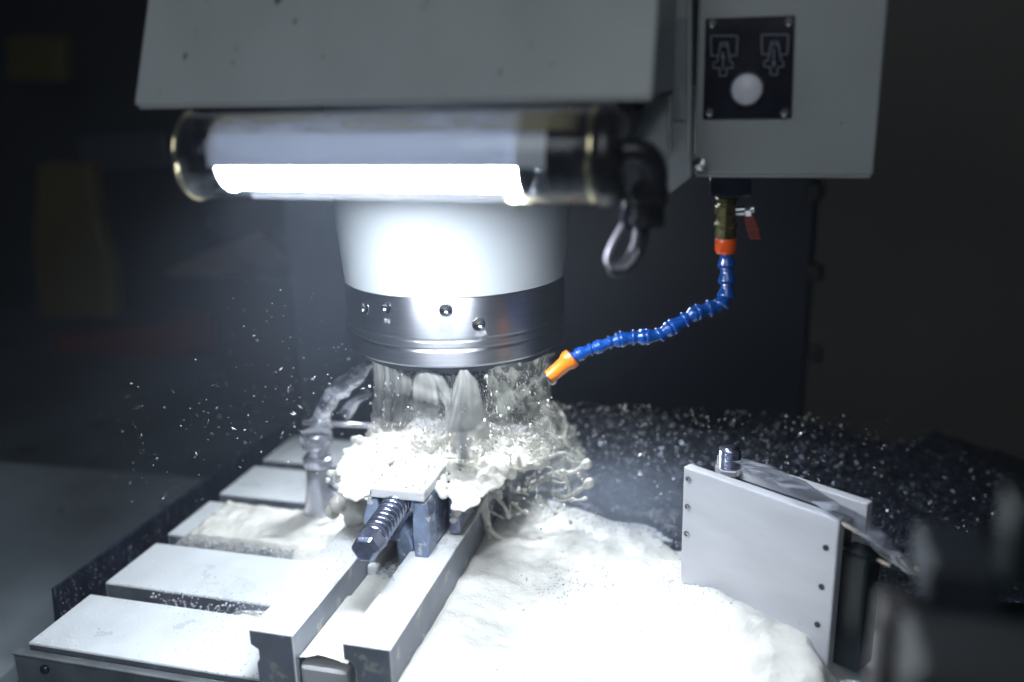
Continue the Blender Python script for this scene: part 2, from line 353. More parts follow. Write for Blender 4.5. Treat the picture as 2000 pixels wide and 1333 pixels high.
# fixed jaw block behind, under the foam
MB().box((-.385,.800,.0505),(-.250,.842,.100)).build('fixed_jaw', M['steelwet'], vs, bevel=.002)
wp = MB().box((-.370,.8425,.0505),(-.235,.925,.094)).build('workpiece', M['alubright'], None, bevel=.002)
tag(wp, 'metal workpiece buried in white foam under the spindle', 'workpiece')

# ---------------------------------------------------------------- spindle
SX, SY = -.2625, .7715
sp = thing('spindle', (SX,SY,.24), 'white spindle housing with a brushed steel collar of four holes', 'spindle')
MB().lathe([(.104,.500),(.104,.385),(.1025,.350),(.099,.305),(.0985,.2985),(.095,.2975)], (SX,SY,0), (0,0,1), 160).build('housing', M['housing'], sp, autos=50)
HOLES = [(713,603),(755,602),(871,607),(935,635)]
def on_collar(px, py, r=.098):
    d = RM @ Vector((px-1000, 667-py, -F)); d.normalize()
    o = CAM - Vector((SX,SY,0)); A = d.x**2+d.y**2; B = 2*(o.x*d.x+o.y*d.y); C = o.x**2+o.y**2-r*r
    t = (-B-math.sqrt(B*B-4*A*C))/(2*A); return CAM+d*t
cl = MB().lathe([(.094,.2974),(.0978,.2974),(.0982,.2965),(.0982,.2645),(.0975,.2637),(.0969,.2630),(.0969,.2618),(.0980,.2608),(.0980,.2568),(.0966,.2555),(.0958,.2545),(.0974,.2525),(.0974,.2410),(.0966,.2395),(.0925,.2388),(.080,.2388)], (0,0,0), (0,0,1), 192)
cob = cl.build('collar', M['collar'], None, autos=25); cob.location = (SX,SY,0); cob.parent = sp; cob.matrix_parent_inverse = sp.matrix_world.inverted()
# drilled holes cut with real cutters, applied to the mesh
cut = MB(); hp = []
for (px, py) in HOLES:
    p = on_collar(px, py, .0982); nrm = Vector((p.x-SX, p.y-SY, 0)).normalized(); hp.append((p, nrm))
    cut.lathe([(.0046,-.011),(.0048,.004)], p-Vector((SX,SY,0)), nrm, 28)
co = cut.build('cutter', M['darksteel']); co.location = (SX,SY,0)
# collar ring solid: close it inwards so that the boolean works
bm = bmesh.new(); bm.from_mesh(cob.data); bm.verts.ensure_lookup_table()
bl = [e for e in bm.edges if e.is_boundary]; bm.free()
md = cob.modifiers.new('b', 'BOOLEAN'); md.operation = 'DIFFERENCE'; md.object = co; md.solver = 'EXACT'
dg = bpy.context.evaluated_depsgraph_get(); dg.update()
nm = bpy.data.meshes.new_from_object(cob.evaluated_get(dg)); cob.modifiers.clear()
nm.set_sharp_from_angle(angle=math.radians(25)); cob.data = nm; bpy.data.objects.remove(co)
for p, nrm in hp:
    MB().lathe([(.0046,-.0002),(.0053,.0003),(.0056,-.0001)], p, nrm, 28).build('hole_rim', M['chrome'], sp, smooth=True)
    q = MB().lathe([(.0001,-.006),(.0030,-.0058),(.0044,-.0045),(.0045,-.0075)], p, nrm, 24).build('set_screw', M['chrome'], sp, smooth=True)
def engrave(txt, px, py, h):
    cu = bpy.data.curves.new('engraving', 'FONT'); cu.body = txt; cu.size = h; cu.align_x = 'CENTER'; cu.align_y = 'CENTER'; cu.resolution_u = 3
    t = bpy.data.objects.new('t', cu); COL.objects.link(t); dg = bpy.context.evaluated_depsgraph_get(); me = bpy.data.meshes.new_from_object(t.evaluated_get(dg))
    bpy.data.objects.remove(t); p = on_collar(px, py, .0984); a0 = math.atan2(p.y-SY, p.x-SX)
    for v in me.vertices:
        a = a0 + v.co.x/.0984; z = p.z+v.co.y; v.co = Vector((SX+.0984*math.cos(a), SY+.0984*math.sin(a), z))
    me.name = 'engraving'; me.materials.clear(); me.materials.append(M['engr']); o = bpy.data.objects.new('engraving', me); COL.objects.link(o)
    o.parent = sp; o.matrix_parent_inverse = sp.matrix_world.inverted(); return o
M['engr'] = mat('etched_line', (.75,.75,.78), .5, .3, var=.1)
engrave('IN', 756, 628, .0058); engrave('III', 874, 632, .0052); engrave('AIR', 940, 653, .0065); engrave('III', 938, 664, .0030)
MB().lathe([(.093,.2387),(.090,.233),(.060,.226),(.045,.224),(.044,.215),(.0001,.215)], (SX,SY,0), (0,0,1), 96).build('nose', M['darksteel'], sp, autos=40)
# tool holder and cutter under it
tl = thing('cutting_tool', (SX,SY,.12), 'steel tool holder and cutter blurred by coolant under the spindle nose', 'cutting tool')
MB().lathe([(.020,.2149),(.024,.210),(.024,.196),(.019,.192),(.019,.180),(.015,.172),(.015,.150)], (SX,SY,0), (0,0,1), 40).build('holder', M['chrome_wet'], tl, autos=40)
MB().lathe([(.0062,.1499),(.0060,.149),(.0050,.112),(.0001,.110)], (SX,SY,0), (0,0,1), 24).build('cutter_bit', M['chrome_wet'], tl, autos=40)

# ---------------------------------------------------------------- machine head cover
hd = thing('machine_head', (-.24,.6,.455), 'grey painted machine head cover with sloping speckled front above the lamp', 'machine head')
zb = .4545; zt = .66; lean = .03/.07
fp = [(-.409,.55,zb),(-.0635,.55,zb),(-.0635,.55+lean*(zt-zb),zt),(-.409,.55+lean*(zt-zb),zt)]
MB().prism(fp, (0,.004,0)).build('front_cover', M['paint'], hd, bevel=.0015)
MB().prism([(-.4085,.5545,zb),(-.4085,.90,zb),(-.4085,.90,zt),(-.4085,.5545+lean*(zt-zb),zt)], (.003,0,0)).build('side_cover', M['paint'], hd)
MB().prism([(-.067,.5545,zb+.001),(-.067,.90,zb+.001),(-.067,.90,zt),(-.067,.5545+lean*(zt-zb),zt)], (.003,0,0)).build('side_cover', M['paint'], hd)
MB().box((-.405,.556,zb+.002),(-.068,.90,zb+.006)).build('bottom_plate', M['shade'], hd)
MB().box((-.405,.5495,zb-.0022),(-.0635,.556,zb)).build('lower_lip', M['paint'], hd, bevel=.0008)
# bracket plate between head and control box
yb_ = .69
pp = [(1262,-60),(1352,-60),(1351,346),(1309,379),(1208,296),(1262,215)]
MB().prism([at(*p, y=yb_) for p in pp], (0,.004,0)).build('side_bracket', M['paint2'], hd, bevel=.0008)
MB().prism([at(*p, y=yb_-.006) for p in [(1343,-60),(1349,-60),(1348,338),(1342,344)]], (0,.0058,0)).build('flange', M['paint'], hd, bevel=.0006)
q = MB().prism([at(*p, y=yb_-.0022) for p in [(1287,36),(1341,36),(1341,236),(1305,236),(1305,190),(1287,190)]], (0,.002,0)).build('recess_shade', M['paintd'] if 'paintd' in M else mat('recess_shade_grey', (.20,.235,.245), .45, var=.08), hd)  # dark patch stands in for the shade of the side recess
q['label'] = 'darker grey patch standing for shade in the side recess'
MB().prism([at(*p, y=yb_-.010) for p in [(1304,187),(1311,187),(1311,300),(1304,300)]], (0,.0098,0)).build('rib', M['paint2'], hd, bevel=.0006)
MB().prism([at(*p, y=.66) for p in [(1205,196),(1268,196),(1232,262),(1205,300)]], (0,.03,0)).build('lamp_bracket', M['black'], hd, bevel=.001)

# ---------------------------------------------------------------- control box
yk = .70
bx = thing('control_box', (.01,yk,.394), 'grey-green control box with a black button plate, right of the head', 'control box')
A_ = at(1354,342,y=yk); B_ = at(1703,342,y=yk); 
MB().box((A_.x,yk,A_.z),(B_.x+.001,yk+.16,.62)).build('cabinet', M['paint2'], bx, bevel=.002, seg=3)
MB().box((A_.x+.002,yk+.001,A_.z-.0018),(B_.x-.001,yk+.15,A_.z-.0002)).build('bottom_lip', M['paint'], bx)
pl = MB().prism([at(*p, y=yk-.0025) for p in [(1378,37),(1553,31),(1546,232),(1373,233)]], (0,.0022,0)).build('button_plate', M['blackplate'], bx, bevel=.0004)
for (px, py) in [(1391,46),(1541,43),(1386,220),(1533,220)]:
    p = at(px, py, y=yk-.0027)
    MB().lathe([(.0030,0),(.0030,.0008),(.0022,.0016),(.0012,.0016),(.0011,.0007),(.0001,.0007)], p, (0,-1,0), 16).build('screw', M['chrome'], pl, autos=30)
p = at(1459, 175, y=yk-.0027)
MB().lathe([(.0122,0),(.0122,.004),(.0112,.0052),(.0108,.003)], p, (0,-1,0), 40).build('button_ring', mat('grey_ring', (.16,.17,.2), .3, .4), pl, autos=40)
MB().lathe([(.0106,0),(.0106,.0062),(.0095,.0074),(.0001,.0078)], p, (0,-1,0), 40).build('button', M['button'], pl, smooth=True)
def crop2(x, y): return (1300+x/3.702, y/3.702)
def lines(segs, wd=.00045):
    b = MB()
    for poly in segs:
        P = [at(*crop2(*q), y=yk-.0028) for q in poly]
        for a, c in zip(P, P[1:]):
            d = (c-a).normalized(); n_ = Vector((-d.z,0,d.x))*wd; a2 = a-d*wd; c2 = c+d*wd
            b.prism([a2+n_, c2+n_, c2-n_, a2-n_], (0,.0002,0))
    return b
def icon(dx, dy, up):
    T = lambda L_: [(x+dx, y+dy) for x, y in L_]
    segs = [T([(375,405),(330,405),(326,262),(520,262),(513,405),(466,405)]),
            T([(397,312),(447,312),(458,400),(470,450),(487,456),(486,495),(441,495),(440,553),(391,553),(391,495),(345,495),(347,456),(374,450),(384,400),(397,312)]),
            T([(403,335),(440,335)]), T([(415,505 if up else 370),(415,380 if up else 495)])]
    h = T([(400,425),(415,382),(430,425)] if up else [(400,460),(415,503),(430,460)])
    b = lines(segs); P = [at(*crop2(*q), y=yk-.0030) for q in h]; b.prism(P, (0,.0003,0)); return b
icon(0, 0, True).build('pictogram', M['print'], pl)['label'] = 'outline of a tool with an arrow up'
icon(367, -8, False).build('pictogram', M['print'], pl)['label'] = 'outline of a tool with an arrow down'
p = at(1351, 320, y=yk-.004)
MB().lathe([(.0030,0),(.0030,.006),(.0052,.006),(.0052,.011),(.0035,.013),(.0001,.013)], p, (1,-.6,0), 6).build('bolt', M['chrome'], bx, bevel=.0004)
MB().lathe([(.0062,0),(.0062,.0015),(.003,.0016)], p, (1,-.6,0), 24).build('washer', M['chrome'], bx, autos=30)

# ---------------------------------------------------------------- coolant hose with valve
hz = thing('coolant_hose', tuple(at(1418,385,y=.72)), 'blue jointed coolant hose with brass valve and orange nozzle', 'coolant hose')
a = at(1387,343,y=.705); b = at(1466,385,y=.705)
MB().box((a.x,.705,b.z),(b.x,.740,a.z-.002)).build('manifold', M['blackplate'], hz, bevel=.0012)
yv = .722
def zz(px, py): return at(px, py, y=yv)
v0 = zz(1420,386); v1 = zz(1418,466); h = v0.z-v1.z
MB().lathe([(.0085,0),(.0085,.08*h),(.0068,.1*h),(.0068,.18*h),(.0088,.2*h),(.0088,.40*h),(.0075,.48*h),(.0075,.60*h),(.0090,.63*h),(.0090,.72*h),(.0078,.75*h),(.0082,.99*h)], v0, (0,0,-1), 8).build('valve_body', M['brass'], hz, bevel=.0006)
s0 = zz(1432,414)
MB().lathe([(.0042,0),(.0042,.012),(.0028,.013),(.0028,.019)], s0-Vector((.003,0,0)), (1,-.1,.12), 16).build('valve_stem', M['chrome'], hz, autos=30)
MB().lathe([(.0052,.0125),(.0052,.0165)], s0-Vector((.003,0,0)), (1,-.1,.12), 6).build('stem_nut', M['chrome'], hz)
hs = [zz(1459,412), zz(1463,425), zz(1470,448), zz(1476,469)]
b = MB(); wds = [.003,.004,.0048,.0040]
for (p1, w1), (p2, w2) in zip(zip(hs, wds), zip(hs[1:], wds[1:])):
    b.prism([p1+Vector((-w1,0,0)), p1+Vector((w1,0,0)), p2+Vector((w2,0,0)), p2+Vector((-w2,0,0))], (0,.003,0))
b.build('valve_handle', M['red'], hz, bevel=.0006)
o0 = zz(1418,466)
MB().lathe([(.0078,0),(.0082,.001),(.0082,.0095),(.0072,.011),(.0068,.0118)], o0, (0,0,-1), 24).build('orange_nut', M['orangered'], hz, autos=40)
path = [(1418,491,.722),(1419,520,.722),(1420,552,.720),(1418,580,.718),(1408,597,.715),(1384,604,.712),(1362,611,.708),(1337,626,.704),(1313,640,.700),(1288,656,.697),(1262,659,.694),(1236,660,.692),(1213,664,.690),(1190,670,.688),(1170,678,.686),(1152,684,.684),(1134,692,.682),(1117,700,.680)]
P = [at(px, py, y=y) for px, py, y in path]
for i in range(len(P)-1):
    a, b_ = P[i], P[i+1]; d = (b_-a).normalized(); ln = (b_-a).length; R = .0066 if i < 5 else (.0062 if i < 12 else .0054)
    prof = [(R*.60,-.10*ln),(R*.78,.02*ln),(R*.74,.30*ln),(R*.80,.50*ln),(R*1.06,.86*ln),(R*1.10,1.0*ln),(R*1.02,1.06*ln),(R*.8,1.08*ln)]
    if i % 2 == 0 and i > 5: prof = [(R*.7,-.1*ln),(R*.95,.05*ln),(R*1.05,.22*ln),(R*.98,.42*ln),(R*.74,.56*ln),(R*.74,.7*ln),(R*1.02,.92*ln),(R*1.04,1.04*ln),(R*.8,1.08*ln)]
    MB().lathe(prof, a, d, 28).build('hose_segment', M['blue'], hz, smooth=True)
n0 = at(1119,698,y=.680); n1 = at(1072,738,y=.672); d = n1-n0; ln = d.length
MB().lathe([(.0068,0),(.0078,.02*ln),(.0080,.18*ln),(.0070,.28*ln),(.0062,.34*ln),(.0056,.98*ln),(.0050,1.0*ln),(.0036,1.0*ln),(.0036,.8*ln),(.0001,.8*ln)], n0, d, 32).build('nozzle', M['orange'], hz, autos=45)
o = MB().ico(at(1079,741,y=.671), .0042, 2, (0,0,1), 1.2).build('hanging_drop', M['bubble'], None, smooth=True)
tag(o, 'clear coolant drop hanging from the orange nozzle tip', 'drop')

# ---------------------------------------------------------------- work lamp
YL = .55; ZL = .4215; RL = .0285
lx0 = at(390,300,y=YL).x; lx1 = at(1180,300,y=YL).x
lm = thing('work_lamp', ((lx0+lx1)/2,YL,ZL), 'lit tube lamp in a clear cylinder under the machine head', 'lamp')
o = MB().lathe([(RL,0),(RL,lx1-lx0)], (lx0,YL,ZL), (1,0,0), 72); 
o.f = [f for f in o.f if len(f) == 4]; o.build('clear_tube', M['glass'], lm, smooth=True)
MB().lathe([(RL-.002,-.002),(RL+.0008,-.002),(RL+.0014,-.001),(RL+.0008,.001),(RL-.002,.001)], (lx0,YL,ZL), (1,0,0), 72, closed=True).build('end_rim', M['rim'], lm, smooth=True)
MB().lathe([(.0001,.0011),(RL-.0003,.0011),(RL-.0003,.0024),(.0001,.0024)], (lx0,YL,ZL), (1,0,0), 64).build('end_disc', M['black'], lm)
MB().lathe([(.0001,.018),(.012,.018),(.016,.012),(.016,.004)], (lx0,YL,ZL), (1,0,0), 40).build('end_plug', M['blackplate'], lm, autos=40)
# reflector: white curved trough, open downwards
rx0 = at(408,280,y=YL-.02).x; rx1 = at(1088,280,y=YL-.02).x
def arc(r, a0, a1, n=24): return [(YL+r*math.cos(lerp(a0,a1,i/n)), ZL+r*math.sin(lerp(a0,a1,i/n))) for i in range(n+1)]
ro = .0250; ri = .0240
pr = arc(ro, math.radians(192), math.radians(-28)) + list(reversed(arc(ri, math.radians(192), math.radians(-28))))
MB().prism([(rx0,y,z) for y, z in pr], (rx1-rx0,0,0)).build('reflector', M['reflector'], lm, autos=35)
pr = arc(ro, math.radians(-28.5), math.radians(-52), 8) + [(YL+.0148,ZL-.0242),(YL+.0138,ZL-.0242)] + list(reversed(arc(ri, math.radians(-28.5), math.radians(-52), 8)))
_e0 = at(432,360,y=YL-.02).x; _e1 = at(996,360,y=YL-.02).x
MB().prism([(_e0,y,z) for y, z in pr], (_e1-_e0,0,0)).build('rear_baffle', M['reflector'], lm, autos=35)
o = MB().box((rx0-.0012,YL-.0252,ZL-.006),(rx0-.0002,YL-.023,ZL+.012)).build('reflector_clip', M['chrome'], lm)
# led strip under the trough
ex0 = at(440,360,y=YL-.02).x; ex1 = at(990,360,y=YL-.02).x
zl0, zl1 = ZL-.0200, ZL-.0045
b = MB(); 
b.prism([(ex0,YL-.0165,zl1),(ex1,YL-.0165,zl1),(ex1+.004,YL-.0135,zl0),(ex0+.004,YL-.0135,zl0)], (0,.027,0))
b.build('led_strip', M['led'], lm)
for xx, nm_ in ((ex0-.006, 1), (ex1+.006, 0)):  # discs added to keep led light off the reflector ends
    MB().lathe([(.0001,0),(.0237,0),(.0237,.0015),(.0001,.0015)], (xx,YL,ZL), (1,0,0), 48).build('led_light_stop', mat('pale_light_stop', (.30,.33,.40), .3, .2), lm, autos=40)
# dirty yellow band along the top of the tube
def band(a0, a1, x0, x1, r, name, m):
    g = MB(); n1, n2 = 40, 10
    for i in range(n1+1):
        for j in range(n2+1):
            a = lerp(a0, a1, j/n2); g.v.append((lerp(x0,x1,i/n1), YL+r*math.cos(a), ZL+r*math.sin(a)))
    g.f = [(i*(n2+1)+j, (i+1)*(n2+1)+j, (i+1)*(n2+1)+j+1, i*(n2+1)+j+1) for i in range(n1) for j in range(n2)]
    o = g.build(name, m, lm, smooth=True); at_ = o.data.attributes.new('film_weight', 'FLOAT', 'POINT')
    for i in range(n1+1):
        for j in range(n2+1): at_.data[i*(n2+1)+j].value = min(1, 2.5*math.sin(PI*j/n2))*min(1, 8*math.sin(PI*i/n1)); 
    return o
band(math.radians(108), math.radians(148), lx0+.02, lx1-.01, RL+.0003, 'yellow_grime', M['grime'])
band(math.radians(228), math.radians(255), at(1000,390,y=YL).x, lx1-.004, RL+.0003, 'yellow_grime', M['grime'])
# right end cap
MB().lathe([(RL-.004,-.006),(RL+.0008,-.006),(RL+.0008,-.003),(RL-.0005,-.002)], (lx1,YL,ZL), (1,0,0), 64).build('end_rim', M['rim'], lm, smooth=True)
MB().lathe([(RL-.002,-.014),(RL+.001,-.0015),(RL+.0022,.0),(RL+.0022,.006),(RL-.002,.011),(.014,.013),(.0001,.013)], (lx1,YL,ZL), (1,0,0), 64).build('end_cap', M['black'], lm, autos=40)
MB().lathe([(.0001,-.030),(RL-.003,-.030),(RL-.003,-.014),(.0001,-.014)], (lx1,YL,ZL), (1,0,0), 64).build('end_plug', M['black'], lm, autos=40)
# elbow, gland and cable
pa = [at(1196,302,y=YL+.0), at(1225,296,y=YL), at(1254,300,y=YL+.002), at(1274,322,y=YL+.006), at(1278,352,y=YL+.01), at(1270,385,y=YL+.014)]
sp_ = smoothpath(pa, 8); rr = [.0080+.0004*math.sin(i*2.2) for i in range(len(sp_))]
MB().tube(sp_, rr, 24).build('elbow', M['black'], lm, smooth=True)
g0 = at(1272,362,y=YL+.014); g1 = at(1262,440,y=YL+.016); dd = g1-g0; gl = dd.length
MB().lathe([(.009,0),(.0115,.02*gl),(.0115,.22*gl),(.0128,.26*gl),(.0128,.34*gl),(.0105,.38*gl),(.0105,.80*gl),(.0115,.84*gl),(.0115,.97*gl),(.007,gl)], g0, dd, 10).build('cable_gland', M['black'], lm, bevel=.0006)
g2 = at(1238,362,y=YL+.02); 
MB().lathe([(.004,0),(.006,.004),(.006,.018),(.004,.022)], at(1232,378,y=YL+.018), (0,0,-1), 12).build('gland_nut', M['blackplate'], lm, autos=30)
def loop(pts, R, m, name, lab=None):
    s_ = smoothpath([at(px, py, y=yy) for px, py, yy in pts], 14); ps = []
    for i in range(len(s_)-1):
        for k in range(3): ps.append(s_[i].lerp(s_[i+1], k/3))
    rr = [R*(1+.14*math.sin(i*1.6)) for i in range(len(ps))]
    o = MB().tube(ps, rr, 10).build(name, m, lm, smooth=True)
    if lab: o['label'] = lab
loop([(1236,405,.57),(1226,430,.568),(1205,462,.566),(1189,497,.566),(1190,515,.566),(1206,521,.567),(1226,505,.570),(1240,478,.573),(1246,440,.575),(1244,415,.575)], .0024, M['cable'], 'cable', 'pale braided cable loop')
loop([(1262,435,.575),(1256,470,.577),(1246,500,.578),(1225,524,.578),(1205,534,.576),(1192,522,.574)], .0030, M['cabledark'], 'cable', 'dark outer cable loop')

# ---------------------------------------------------------------- tool setter post on the left
base = at(631,1003,z=0)
fx = thing('tool_setter', tuple(base), 'upright steel tool setter post with ribbed top beside the vise', 'tool setter')
X0, Y0 = base.x, base.y
MB().lathe([(.0205,.0015),(.0210,.004),(.0195,.010),(.0175,.022),(.0150,.045),(.0138,.056),(.0130,.058)], (X0,Y0,0), (0,0,1), 48).build('base', M['chrome_wet'], fx, autos=45)
MB().lathe([(.0130,.0581),(.0165,.0595),(.0170,.062),(.0170,.068),(.0150,.0700),(.010,.0705)], (X0,Y0,0), (0,0,1), 48).build('flange', M['chrome_wet'], fx, autos=40)
MB().lathe([(.0110,.0705),(.0125,.073),(.0110,.0755),(.0125,.078),(.0110,.0805)], (X0,Y0,0), (0,0,1), 40).build('neck', M['chrome_wet'], fx, smooth=True)
cp = MB(); n = 64
cp.lathe([(.0110,.0806),(.0165,.0815),(.0168,.0835),(.0162,.0845),(.0162,.0875),(.0170,.0885),(.0170,.0960),(.0160,.0975),(.008,.0985),(.0001,.0985)], (X0,Y0,0), (0,0,1), 64)
cp.build('head', M['chrome_wet'], fx, autos=35)
for k in range(24):
    a = PI*.75+ (k/24)*PI*1.2; MB().box((-.0004,-.0006,0),(.0012,.0006,.0065))
kn = MB()
for k in range(48):
    a = 2*PI*k/48; c, s_ = math.cos(a), math.sin(a); r0, r1 = .0169, .0176
    kn.prism([(X0+r0*c-.0005*s_*1,Y0+r0*s_+.0005*c,.0888),(X0+r1*c,Y0+r1*s_,.0888),(X0+r0*c+.0005*s_,Y0+r0*s_-.0005*c,.0888)], (0,0,.0068))
tag(kn.build('knurling', M['chrome_wet'], fx), kind='stuff')
a = at(592,826,y=Y0-.004); b = at(742,833,y=Y0+.012)
MB().tube([(a.x,a.y,a.z),(b.x,b.y,b.z)], .0028, 14).build('arm', M['chrome_wet'], fx, smooth=True)
MB().tube([at(608,826,y=Y0-.004), at(625,826,y=Y0-.004)], .0048, 14).build('arm_clamp', M['chrome_wet'], fx, autos=40)
MB().tube([at(642,948,y=Y0-.014), at(676,972,y=Y0-.008)], .0016, 10).build('probe_lead', M['darksteel'], fx, smooth=True)

# ---------------------------------------------------------------- twin-plate fixture on the right
zt_ = .142
TL = at(1335,912,z=zt_); TR = at(1640,1018,z=zt_); ux = (TR-TL); wlen = ux.length; ux.normalize(); uy = Vector((-ux.y,ux.x,0))
fb = thing('plate_fixture', (TL.x,TL.y,0), 'aluminium twin-plate fixture standing tilted in the foam at the right', 'fixture')
def pt(a, b, z): return TL+ux*a+uy*b+Vector((0,0,z-zt_))
def slab(name, a0, a1, b0, b1, z0, z1, m, bev=.001): 
    return MB().prism([pt(a0,b0,z0), pt(a1,b0,z0), pt(a1,b1,z0), pt(a0,b1,z0)], (0,0,z1-z0)).build(name, m, fb, bevel=bev)
fpn = slab('front_plate', 0, wlen, 0, .010, .010, zt_, M['aluminium'], .0015)
RL_ = at(1400,890,z=zt_+.002); 
bdist = (RL_-TL).dot(uy)
print('fixture', wlen, bdist, (RL_-TL).dot(ux), ux)
slab('rear_plate', (RL_-TL).dot(ux), wlen+.004, bdist, bdist+.009, .010, zt_+.002, M['aluminium'], .001)
slab('core_block', .012, wlen-.006, .0102, bdist-.0002, .008, zt_-.012, M['shade'], .001)
slab('dark_end_block', wlen-.004, wlen+.020, .0105, bdist-.001, .012, zt_-.03, M['teal'], .003)
for a_, z_ in ((.006,.132),(.006,.106),(.006,.080)):
    MB().lathe([(.0030,0),(.0030,.0012),(.0018,.0014),(.0016,.0004),(.0001,.0004)], pt(a_,0,z_), -uy, 16).build('plate_screw', M['chrome'], fpn, autos=30)
for a_, z_ in ((wlen-.009,.116),(wlen-.010,.082),(wlen-.011,.048)):
    MB().lathe([(.0024,0),(.0024,.0008),(.0001,.0008)], pt(a_,0,z_), -uy, 16).build('plate_screw', M['darksteel'], fpn, autos=30)
sc_ = pt((at(1425,905,z=zt_)-TL).dot(ux), (at(1425,905,z=zt_)-TL).dot(uy), zt_-.006)
st = MB(); ps = []; rr = []
for i in range(61): ps.append(sc_+Vector((0,0,(.019*i/60)))); rr.append(.0092+.0006*math.cos(i*2*PI/6))
st.tube(ps, rr, 28).build('threaded_stud', M['thread'], fb, smooth=True)
MB().lathe([(.0125,0),(.0125,.006)], sc_-Vector((0,0,.003)), (0,0,1), 6).build('stud_nut', M['chrome_wet'], fb, bevel=.001)

# coolant ribbon over the fixture, falling to the right
def ribbon(name, rows, m, label, cat, dens=None, parent=None, wob=.0, nr=26, nc=14):
    """rows: list of (left, right) world points; lofted smoothly with ripples"""
    Ls = smoothpath([r[0] for r in rows], 10); Rs = smoothpath([r[1] for r in rows], 10); n = len(Ls)
    b = MB()
    for i in range(n):
        for j in range(nc+1):
            t = j/nc; p = Ls[i].lerp(Rs[i], t)
            q = noise.noise_vector(p*60)*wob
            b.v.append(tuple(p+q+Vector((0,-1,0))*math.sin(PI*t)*(Rs[i]-Ls[i]).length*.18))
    b.f = [(i*(nc+1)+j, i*(nc+1)+j+1, (i+1)*(nc+1)+j+1, (i+1)*(nc+1)+j) for i in range(n-1) for j in range(nc)]
    o = b.build(name, m, parent, smooth=True)
    at_ = o.data.attributes.new('film_weight', 'FLOAT', 'POINT')
    for i in range(n):
        for j in range(nc+1):
            e = min(1, 3.2*math.sin(PI*j/nc)+.15); u = i/(n-1)
            k_ = .78+.55*fbm((j*.9+len(name), i*.05, rows[0][0].x*90), 3) if m is M['milky'] else 1
            at_.data[i*(nc+1)+j].value = max(0, e*k_*(dens(u, j/nc) if dens else 1))
    if label: tag(o, label, cat)
    return o
ribbon('coolant_flow', [(at(1432,900,z=.150), at(1455,893,z=.150)), (at(1480,930,z=.150), at(1540,925,z=.149)), (at(1590,985,z=.148), at(1640,985,z=.147)), (at(1645,1020,z=.145), at(1715,1030,z=.143)), (at(1690,1060,z=.130), at(1762,1080,z=.130)), (at(1770,1120,z=.105), at(1795,1122,z=.105))],
       M['stream'], 'clear ribbon of coolant running over the twin-plate fixture', 'coolant', wob=.002)
dr = MB(); s_ = smoothpath([at(1645,1022,z=.14), at(1690,1050,z=.135), at(1740,1090,z=.12), at(1788,1122,z=.105)], 8); dr.tube(s_, [.0012+.0008*math.sin(i*.9)**2 for i in range(len(s_))], 8)
s_ = smoothpath([at(1640,1072,z=.11), at(1690,1085,z=.108), at(1740,1106,z=.105)], 8); dr.tube(s_, .0018, 8)
s_ = smoothpath([at(1690,1075,z=.11), at(1720,1085,z=.109), at(1742,1098,z=.105)], 8); dr.tube(s_, .0010, 8)
dr.ico(at(1790,1113,z=.107), .0026, 2)
tag(dr.build('coolant_strands', M['drop2'] if 'drop2' in M else mat('tawny_coolant', (.50,.44,.34), .12, var=.1, coat=1), smooth=True), 'glossy tawny coolant strands falling off the right end of the fixture', 'coolant')

# ---------------------------------------------------------------- blurred gear, lower right
def lump(name, px, py, y, sx, sy, sz, m, label, cat, rot=0):
    p = at(px, py, y=y); b = MB()
    o = b.box((-sx,-sy,-sz),(sx,sy,sz)).build(name, m, None, bevel=min(sx,sy,sz)*.4, seg=4); o.location = p; o.rotation_euler = (0,rot,0); tag(o, label, cat)
lump('grey_valve_block', 1745, 1275, .34, .007, .012, .022, mat('blurred_grey', (.030,.027,.027), .6), 'blurred brownish-grey block at the bottom, right of the fixture', 'block')
lump('grey_tray_end', 1910, 1330, .30, .024, .02, .014, mat('blurred_slate', (.020,.024,.026), .6), 'blurred slate-grey box end in the bottom right corner', 'box')
lump('blue_motor_cover', 1868, 1108, .36, .014, .02, .010, mat('blurred_blue', (.006,.011,.017), .6), 'blurred dark blue cover near the right edge', 'cover')
lump('green_fitting', 1995, 1050, .34, .006, .012, .016, M['teal'], 'dark green fitting cut off by the right edge', 'fitting')

# ---------------------------------------------------------------- foam pool on the table right of the vise
fo = MB(); nx, ny = 150, 190; xa, xb, ya, yb = -.2553, .150, .555, .985
def foam_edge(x, y):
    ex = lerp(.935, .86, max(0, min(1, (x+.25)/.25))) + .028*fbm((x*14, y*3, 1.3), 3)
    return ex-.25*(x+.02) if x > -.02 else ex
def pool_h(x, y):
    # edge of the foam: further away on the left, closer at the right
    ex = foam_edge(x, y)
    k = max(0, min(1, (ex-y)/.045)); k = k*k*(3-2*k)
    rx = .112 + .018*fbm((2.1, y*16, 4), 3); kx = max(0, min(1, (rx-x)/.05))
    h = .009 + .007*fbm((x*11, y*11, 0), 4) + .0026*fbm((x*38, y*38, 2), 4) + .018*math.exp(-((x+.16)**2+(y-.84)**2)/.0045) + .010*math.exp(-((x+.235)**2)/.0006)
    h += (.024+.006*fbm((x*14, y*14, 8), 2))*math.exp(-((x-TLp.x-.02)**2+(y-TLp.y+.02)**2)/.004) + (.022+.005*fbm((x*14, y*14, 8), 2))*math.exp(-((x-TLp.x-.09)**2+(y-TLp.y+.10)**2)/.006)
    return -.022 + (h+.022)*k*kx
TLp = TL
for j in range(ny+1):
    for i in range(nx+1):
        x = lerp(xa, xb, i/nx); y = lerp(ya, yb, j/ny); fo.v.append((x, y, pool_h(x, y)))
fo.f = [(j*(nx+1)+i, j*(nx+1)+i+1, (j+1)*(nx+1)+i+1, (j+1)*(nx+1)+i) for j in range(ny) for i in range(nx)]
